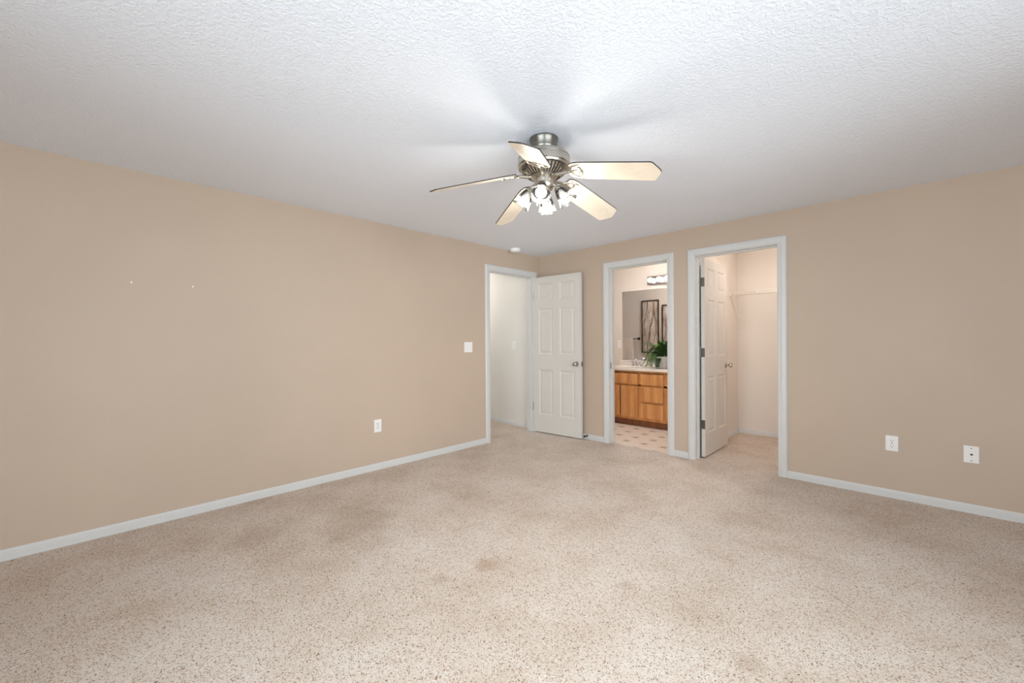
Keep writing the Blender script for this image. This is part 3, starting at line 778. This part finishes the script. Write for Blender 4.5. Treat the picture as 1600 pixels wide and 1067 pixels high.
vl = thing('vanity_light', 'chrome vanity light bar with round lit bulbs above the mirror', 'vanity light', (1.07, FARY, 2.06))
b = B(); box(b, -0.335, 0.335, -0.045, 0, -0.060, 0.060, 0.006, 3); obj('bar', b, 'lightbar', vl)
for k in range(5):
    x = -0.26 + k*0.13
    m = Matrix.Translation((x, -0.045, 0)) @ Matrix.Rotation(PI/2, 4, 'X')
    b = B(); lathe(b, [(0.026, 0), (0.026, 0.006), (0.019, 0.010), (0.017, 0.020)], 20, m); so = obj('socket', b, 'chrome', vl, True)
    b = B(); lathe(b, [(0.014, 0.018), (0.022, 0.026), (0.032, 0.038), (0.0355, 0.053), (0.032, 0.069), (0.022, 0.081), (0.009, 0.0870), (0, 0.088)], 24, m); obj('globe_bulb', b, 'globe', so, True)

# fern ---------------------------------------------------------------
PX, PY = 1.10, 1.32
fern = thing('potted_fern', 'green fern in a ribbed grey pot on the vanity countertop', 'plant', (PX, PY, CTZ))
b = B()
lathe(b, [(0.098, 0.0), (0.108, 0.006), (0.122, 0.05), (0.131, 0.10), (0.136, 0.150), (0.137, 0.158), (0.131, 0.160), (0.127, 0.150), (0.120, 0.132), (0.0, 0.130)], 144, Matrix(), 48, 0.012)
obj('pot', b, 'pot', fern, True)
b = B(); lathe(b, [(0.121, 0.133), (0.08, 0.142), (0.0, 0.146)], 32); obj('soil', b, 'soil', fern)
rf = random.Random(11)
def frond(az, length, rise, droop):
    b = B()
    n = 18; pts = []
    d0 = Vector((math.cos(az), math.sin(az), 0)); side = Vector((-math.sin(az), math.cos(az), 0))
    for i in range(n+1):
        s = i/n
        pts.append(Vector((0.02*math.cos(az), 0.02*math.sin(az), 0.14)) + d0*(length*(s - 0.25*s*s*droop)) + Vector((0,0, rise*(1-(1-s)**2) - droop*length*0.85*s**2.4)) + side*(0.02*math.sin(s*3+az)))
    pts = [Vector((p.x, min(p.y, 0.225), max(p.z, 0.03))) for p in pts]
    tube(b, pts, [0.0028*(1-0.8*i/n) for i in range(n+1)], 5)
    for i in range(3, n+1):
        s = i/n; p = pts[i]; d = (pts[i]-pts[i-1]).normalized(); up = side.cross(d).normalized()
        if up.z < 0: up = -up
        for sub in (0, 0.5):
            pp = p + (pts[max(i-1,0)]-p)*sub
            ln = 0.050*math.sin(PI*min(1, (s*0.92+0.06)))**0.7 + 0.006
            wd = 0.0085
            for sg in (-1, 1):
                o_ = side*sg
                tip = pp + o_*ln + d*ln*0.35 - up*ln*0.22
                tip.z = max(tip.z, 0.006); tip.y = min(tip.y, 0.275)
                mid = pp + o_*ln*0.5 + d*ln*0.12 + up*ln*0.06
                a0 = b.verts.new(pp - d*wd*.35); a1 = b.verts.new(pp + d*wd*.35)
                m0 = b.verts.new(mid - d*wd*.55); m1 = b.verts.new(mid + d*wd*.55); tp = b.verts.new(tip)
                b.faces.new((a0, a1, m1, m0)); b.faces.new((m0, m1, tp))
    return obj('frond', b, 'fern', fern)
for k in range(34):
    az = 2*PI*k/34*2.0 + rf.uniform(-.12, .12)
    ring = k % 3
    rel = (az + math.radians(28) + PI) % (2*PI) - PI      # fronds that would hang in front of the pot's bare right side
    if abs(rel) < math.radians(52) and ring > 0: ring = 0
    frond(az, (0.26, 0.32, 0.36)[ring]*rf.uniform(.85, 1.1), (0.25, 0.20, 0.13)[ring]*rf.uniform(.9, 1.15), (0.35, 0.75, 1.0)[ring]*rf.uniform(.85, 1.15))
for az, ln, rs, dr in ((PI*1.02, .30, .10, 1.15), (PI*1.18, .33, .12, 1.2), (PI*1.30, .28, .10, 1.25), (PI*0.9, .27, .16, 1.0), (PI*1.45, .24, .08, 1.3)):
    frond(az, ln, rs, dr)

# framed branch art, towel bar and towel on the doorway side of the bathroom (seen in the mirror)
def branch_art(x0, z1, label, seed):
    w, h = 0.338, 0.98
    t = thing('branch_wall_art', label, 'wall art', (x0, 0.115, z1-h), 0, 'branch panels on the bathroom wall')
    b = B(); f = 0.016
    for a0, a1, c0, c1 in ((0, f, 0, h), (w-f, w, 0, h), (f, w-f, 0, f), (f, w-f, h-f, h)): box(b, a0, a1, 0.004, 0.024, c0, c1, 0.002, 1)
    obj('frame', b, 'bronze', t)
    r = random.Random(seed)
    for k in range(6):
        b = B()
        x = w*(k+0.6)/6.2; ph = r.uniform(0, 6.28); am = r.uniform(.018, .035); fq = r.uniform(5, 8); sl = r.uniform(-.05, .05)
        pts = []
        for i in range(21):
            s = i/20; xx = x + am*math.sin(ph + fq*s) + sl*(s-.5); xx = min(w-f, max(f, xx))
            pts.append((xx, 0.014 + .004*math.sin(ph*2+9*s), f + (h-2*f)*s))
        tube(b, pts, [0.0042 - 0.0016*i/20 for i in range(21)], 6)
        for q in (r.uniform(.25, .4), r.uniform(.5, .62), r.uniform(.7, .8)):
            i = int(q*20); p = pts[i]; sg = r.choice((-1, 1)); br = []
            for j in range(8):
                u_ = j/7; br.append((min(w-f, max(f, p[0] + sg*(.055*u_ + .012*math.sin(4*u_)))), p[1], min(h-f, p[2] + .16*u_)))
            tube(b, br, [0.003 - .0013*j/7 for j in range(8)], 5)
        obj('branch', b, 'twig', t, True)
    return t
branch_art(-0.132, 1.926, 'tall dark-framed branch panel, hung higher and fully seen in the bathroom mirror', 3)
branch_art(0.267, 1.828, 'dark-framed branch panel hung lower, cut off by the doorway edge in the mirror', 5)
tb = thing('towel_bar', 'dark metal towel bar reflected in the bathroom mirror', 'towel bar', (-0.5, 0.115, 1.212))
b = B(); tube(b, [(-0.30, 0.062, 0), (0.32, 0.062, 0)], 0.008, 12); obj('bar', b, 'bronze', tb, True)
for s in (-.29, .31):
    b = B(); lathe(b, [(0.024, 0), (0.024, .006), (.012, .012), (.010, .05), (.015, .056), (.015, .068), (0, .070)], 20, Matrix.Translation((s, 0, 0)) @ Matrix.Rotation(-PI/2, 4, 'X')); obj('post', b, 'bronze', tb, True)
b = B(); rows = []
for i in range(29):       # towel draped over the bar
    s = i/28
    if s < 0.42: y = 0.115+0.040; z = 0.84 + (1.212-0.84)*s/0.42
    elif s < 0.54:
        a = PI*(s-.42)/.12; y = 0.177 - 0.0185*math.cos(a) ; z = 1.212 + 0.0145*math.sin(a)
        y = 0.177 - 0.022*math.cos(a)
    else: y = 0.199; z = 1.212 - (1.212-0.80)*(s-.54)/.46
    row = []
    for j in range(25):
        q = j/24; f_ = 0.005*math.sin(q*17)*min(1, abs(1.212-z)*4)
        row.append(b.verts.new((-0.735 + 0.455*q, y + f_, z)))
    rows.append(row)
for A, C in zip(rows, rows[1:]):
    for j in range(24): b.faces.new((A[j], A[j+1], C[j+1], C[j]))
tw = obj('towel', b, 'towel', None, True); md = tw.modifiers.new('thick', 'SOLIDIFY'); md.thickness = 0.006; md.offset = 0
tag(tw, 'white towel hanging over the dark bar in the mirror', 'towel')

# ------------------------------------------------------------------ closet shelf
SZ, SY0 = 1.765, 1.285
sh = thing('wire_shelf', 'white wire shelf with hanging rail across the closet back wall', 'shelf', (1.945, FARY, SZ))
b = B(); X1 = 3.6-1.945-.004; yf = SY0-FARY
for k in range(64):
    x = 0.012 + k*0.0256
    tube(b, [(x, -0.004, 0), (x, yf, 0), (x, yf-.002, -0.030)], 0.0016, 5)
obj('deck_wires', b, 'wire', sh)
b = B()
for y, z in ((-0.006, -.003), (yf*.5, -.003), (yf, -.003), (yf-.002, -0.030)): tube(b, [(0.004, y, z), (X1, y, z)], 0.0032, 8)
obj('rails', b, 'wire', sh, True)
b = B(); box(b, 0.0, 0.014, yf-.012, yf+.012, -0.045, 0.012, 0.004, 2); obj('end_bracket', b, 'plate', sh)
b = B(); box(b, .30, .318, yf-.006, yf+.006, -.036, .004, .003, 2); obj('joiner_clip', b, 'plate', sh)
b = B(); tube(b, [(0.012, yf+.01, -.02), (0.012, -.004, -.30)], .0045, 8); obj('end_brace', b, 'wire', sh, True)
for x in (.62, 1.22):
    b = B(); tube(b, [(x, yf+.01, -.008), (x, -.004, -.30)], .0045, 8); obj('brace', b, 'wire', sh, True)
for x in (.12, .43, .80):
    b = B(); box(b, x, x+.012, -.012, 0, -.012, .008, .002, 1); obj('wall_clip', b, 'plate', sh)

# ------------------------------------------------------------------ lamps added out of view to brighten hall, closet and bathroom
def dome(name, label, loc, mat):
    t = thing(name, label, 'added light', loc)
    b = B(); lathe(b, [(0.13, 0), (0.13, -.02), (0.125, -.022)], 32); obj('base', b, 'nickel', t, True)
    b = B(); lathe(b, [(0.12, -.02), (0.115, -.05), (0.09, -.08), (0.05, -.098), (0, -.105)], 32); obj('diffuser', b, mat, t, True)
dome('added_ceiling_light', 'round white ceiling light added out of view to light the hall', (-1.35, -0.62, H), 'hall_fill')
dome('added_ceiling_light', 'round white ceiling light added out of view to light the closet', (2.78, 0.80, H), 'closet_fill')
dome('added_ceiling_light', 'round white ceiling light added out of view to light the bathroom', (0.78, 0.54, H), 'bath_fill')
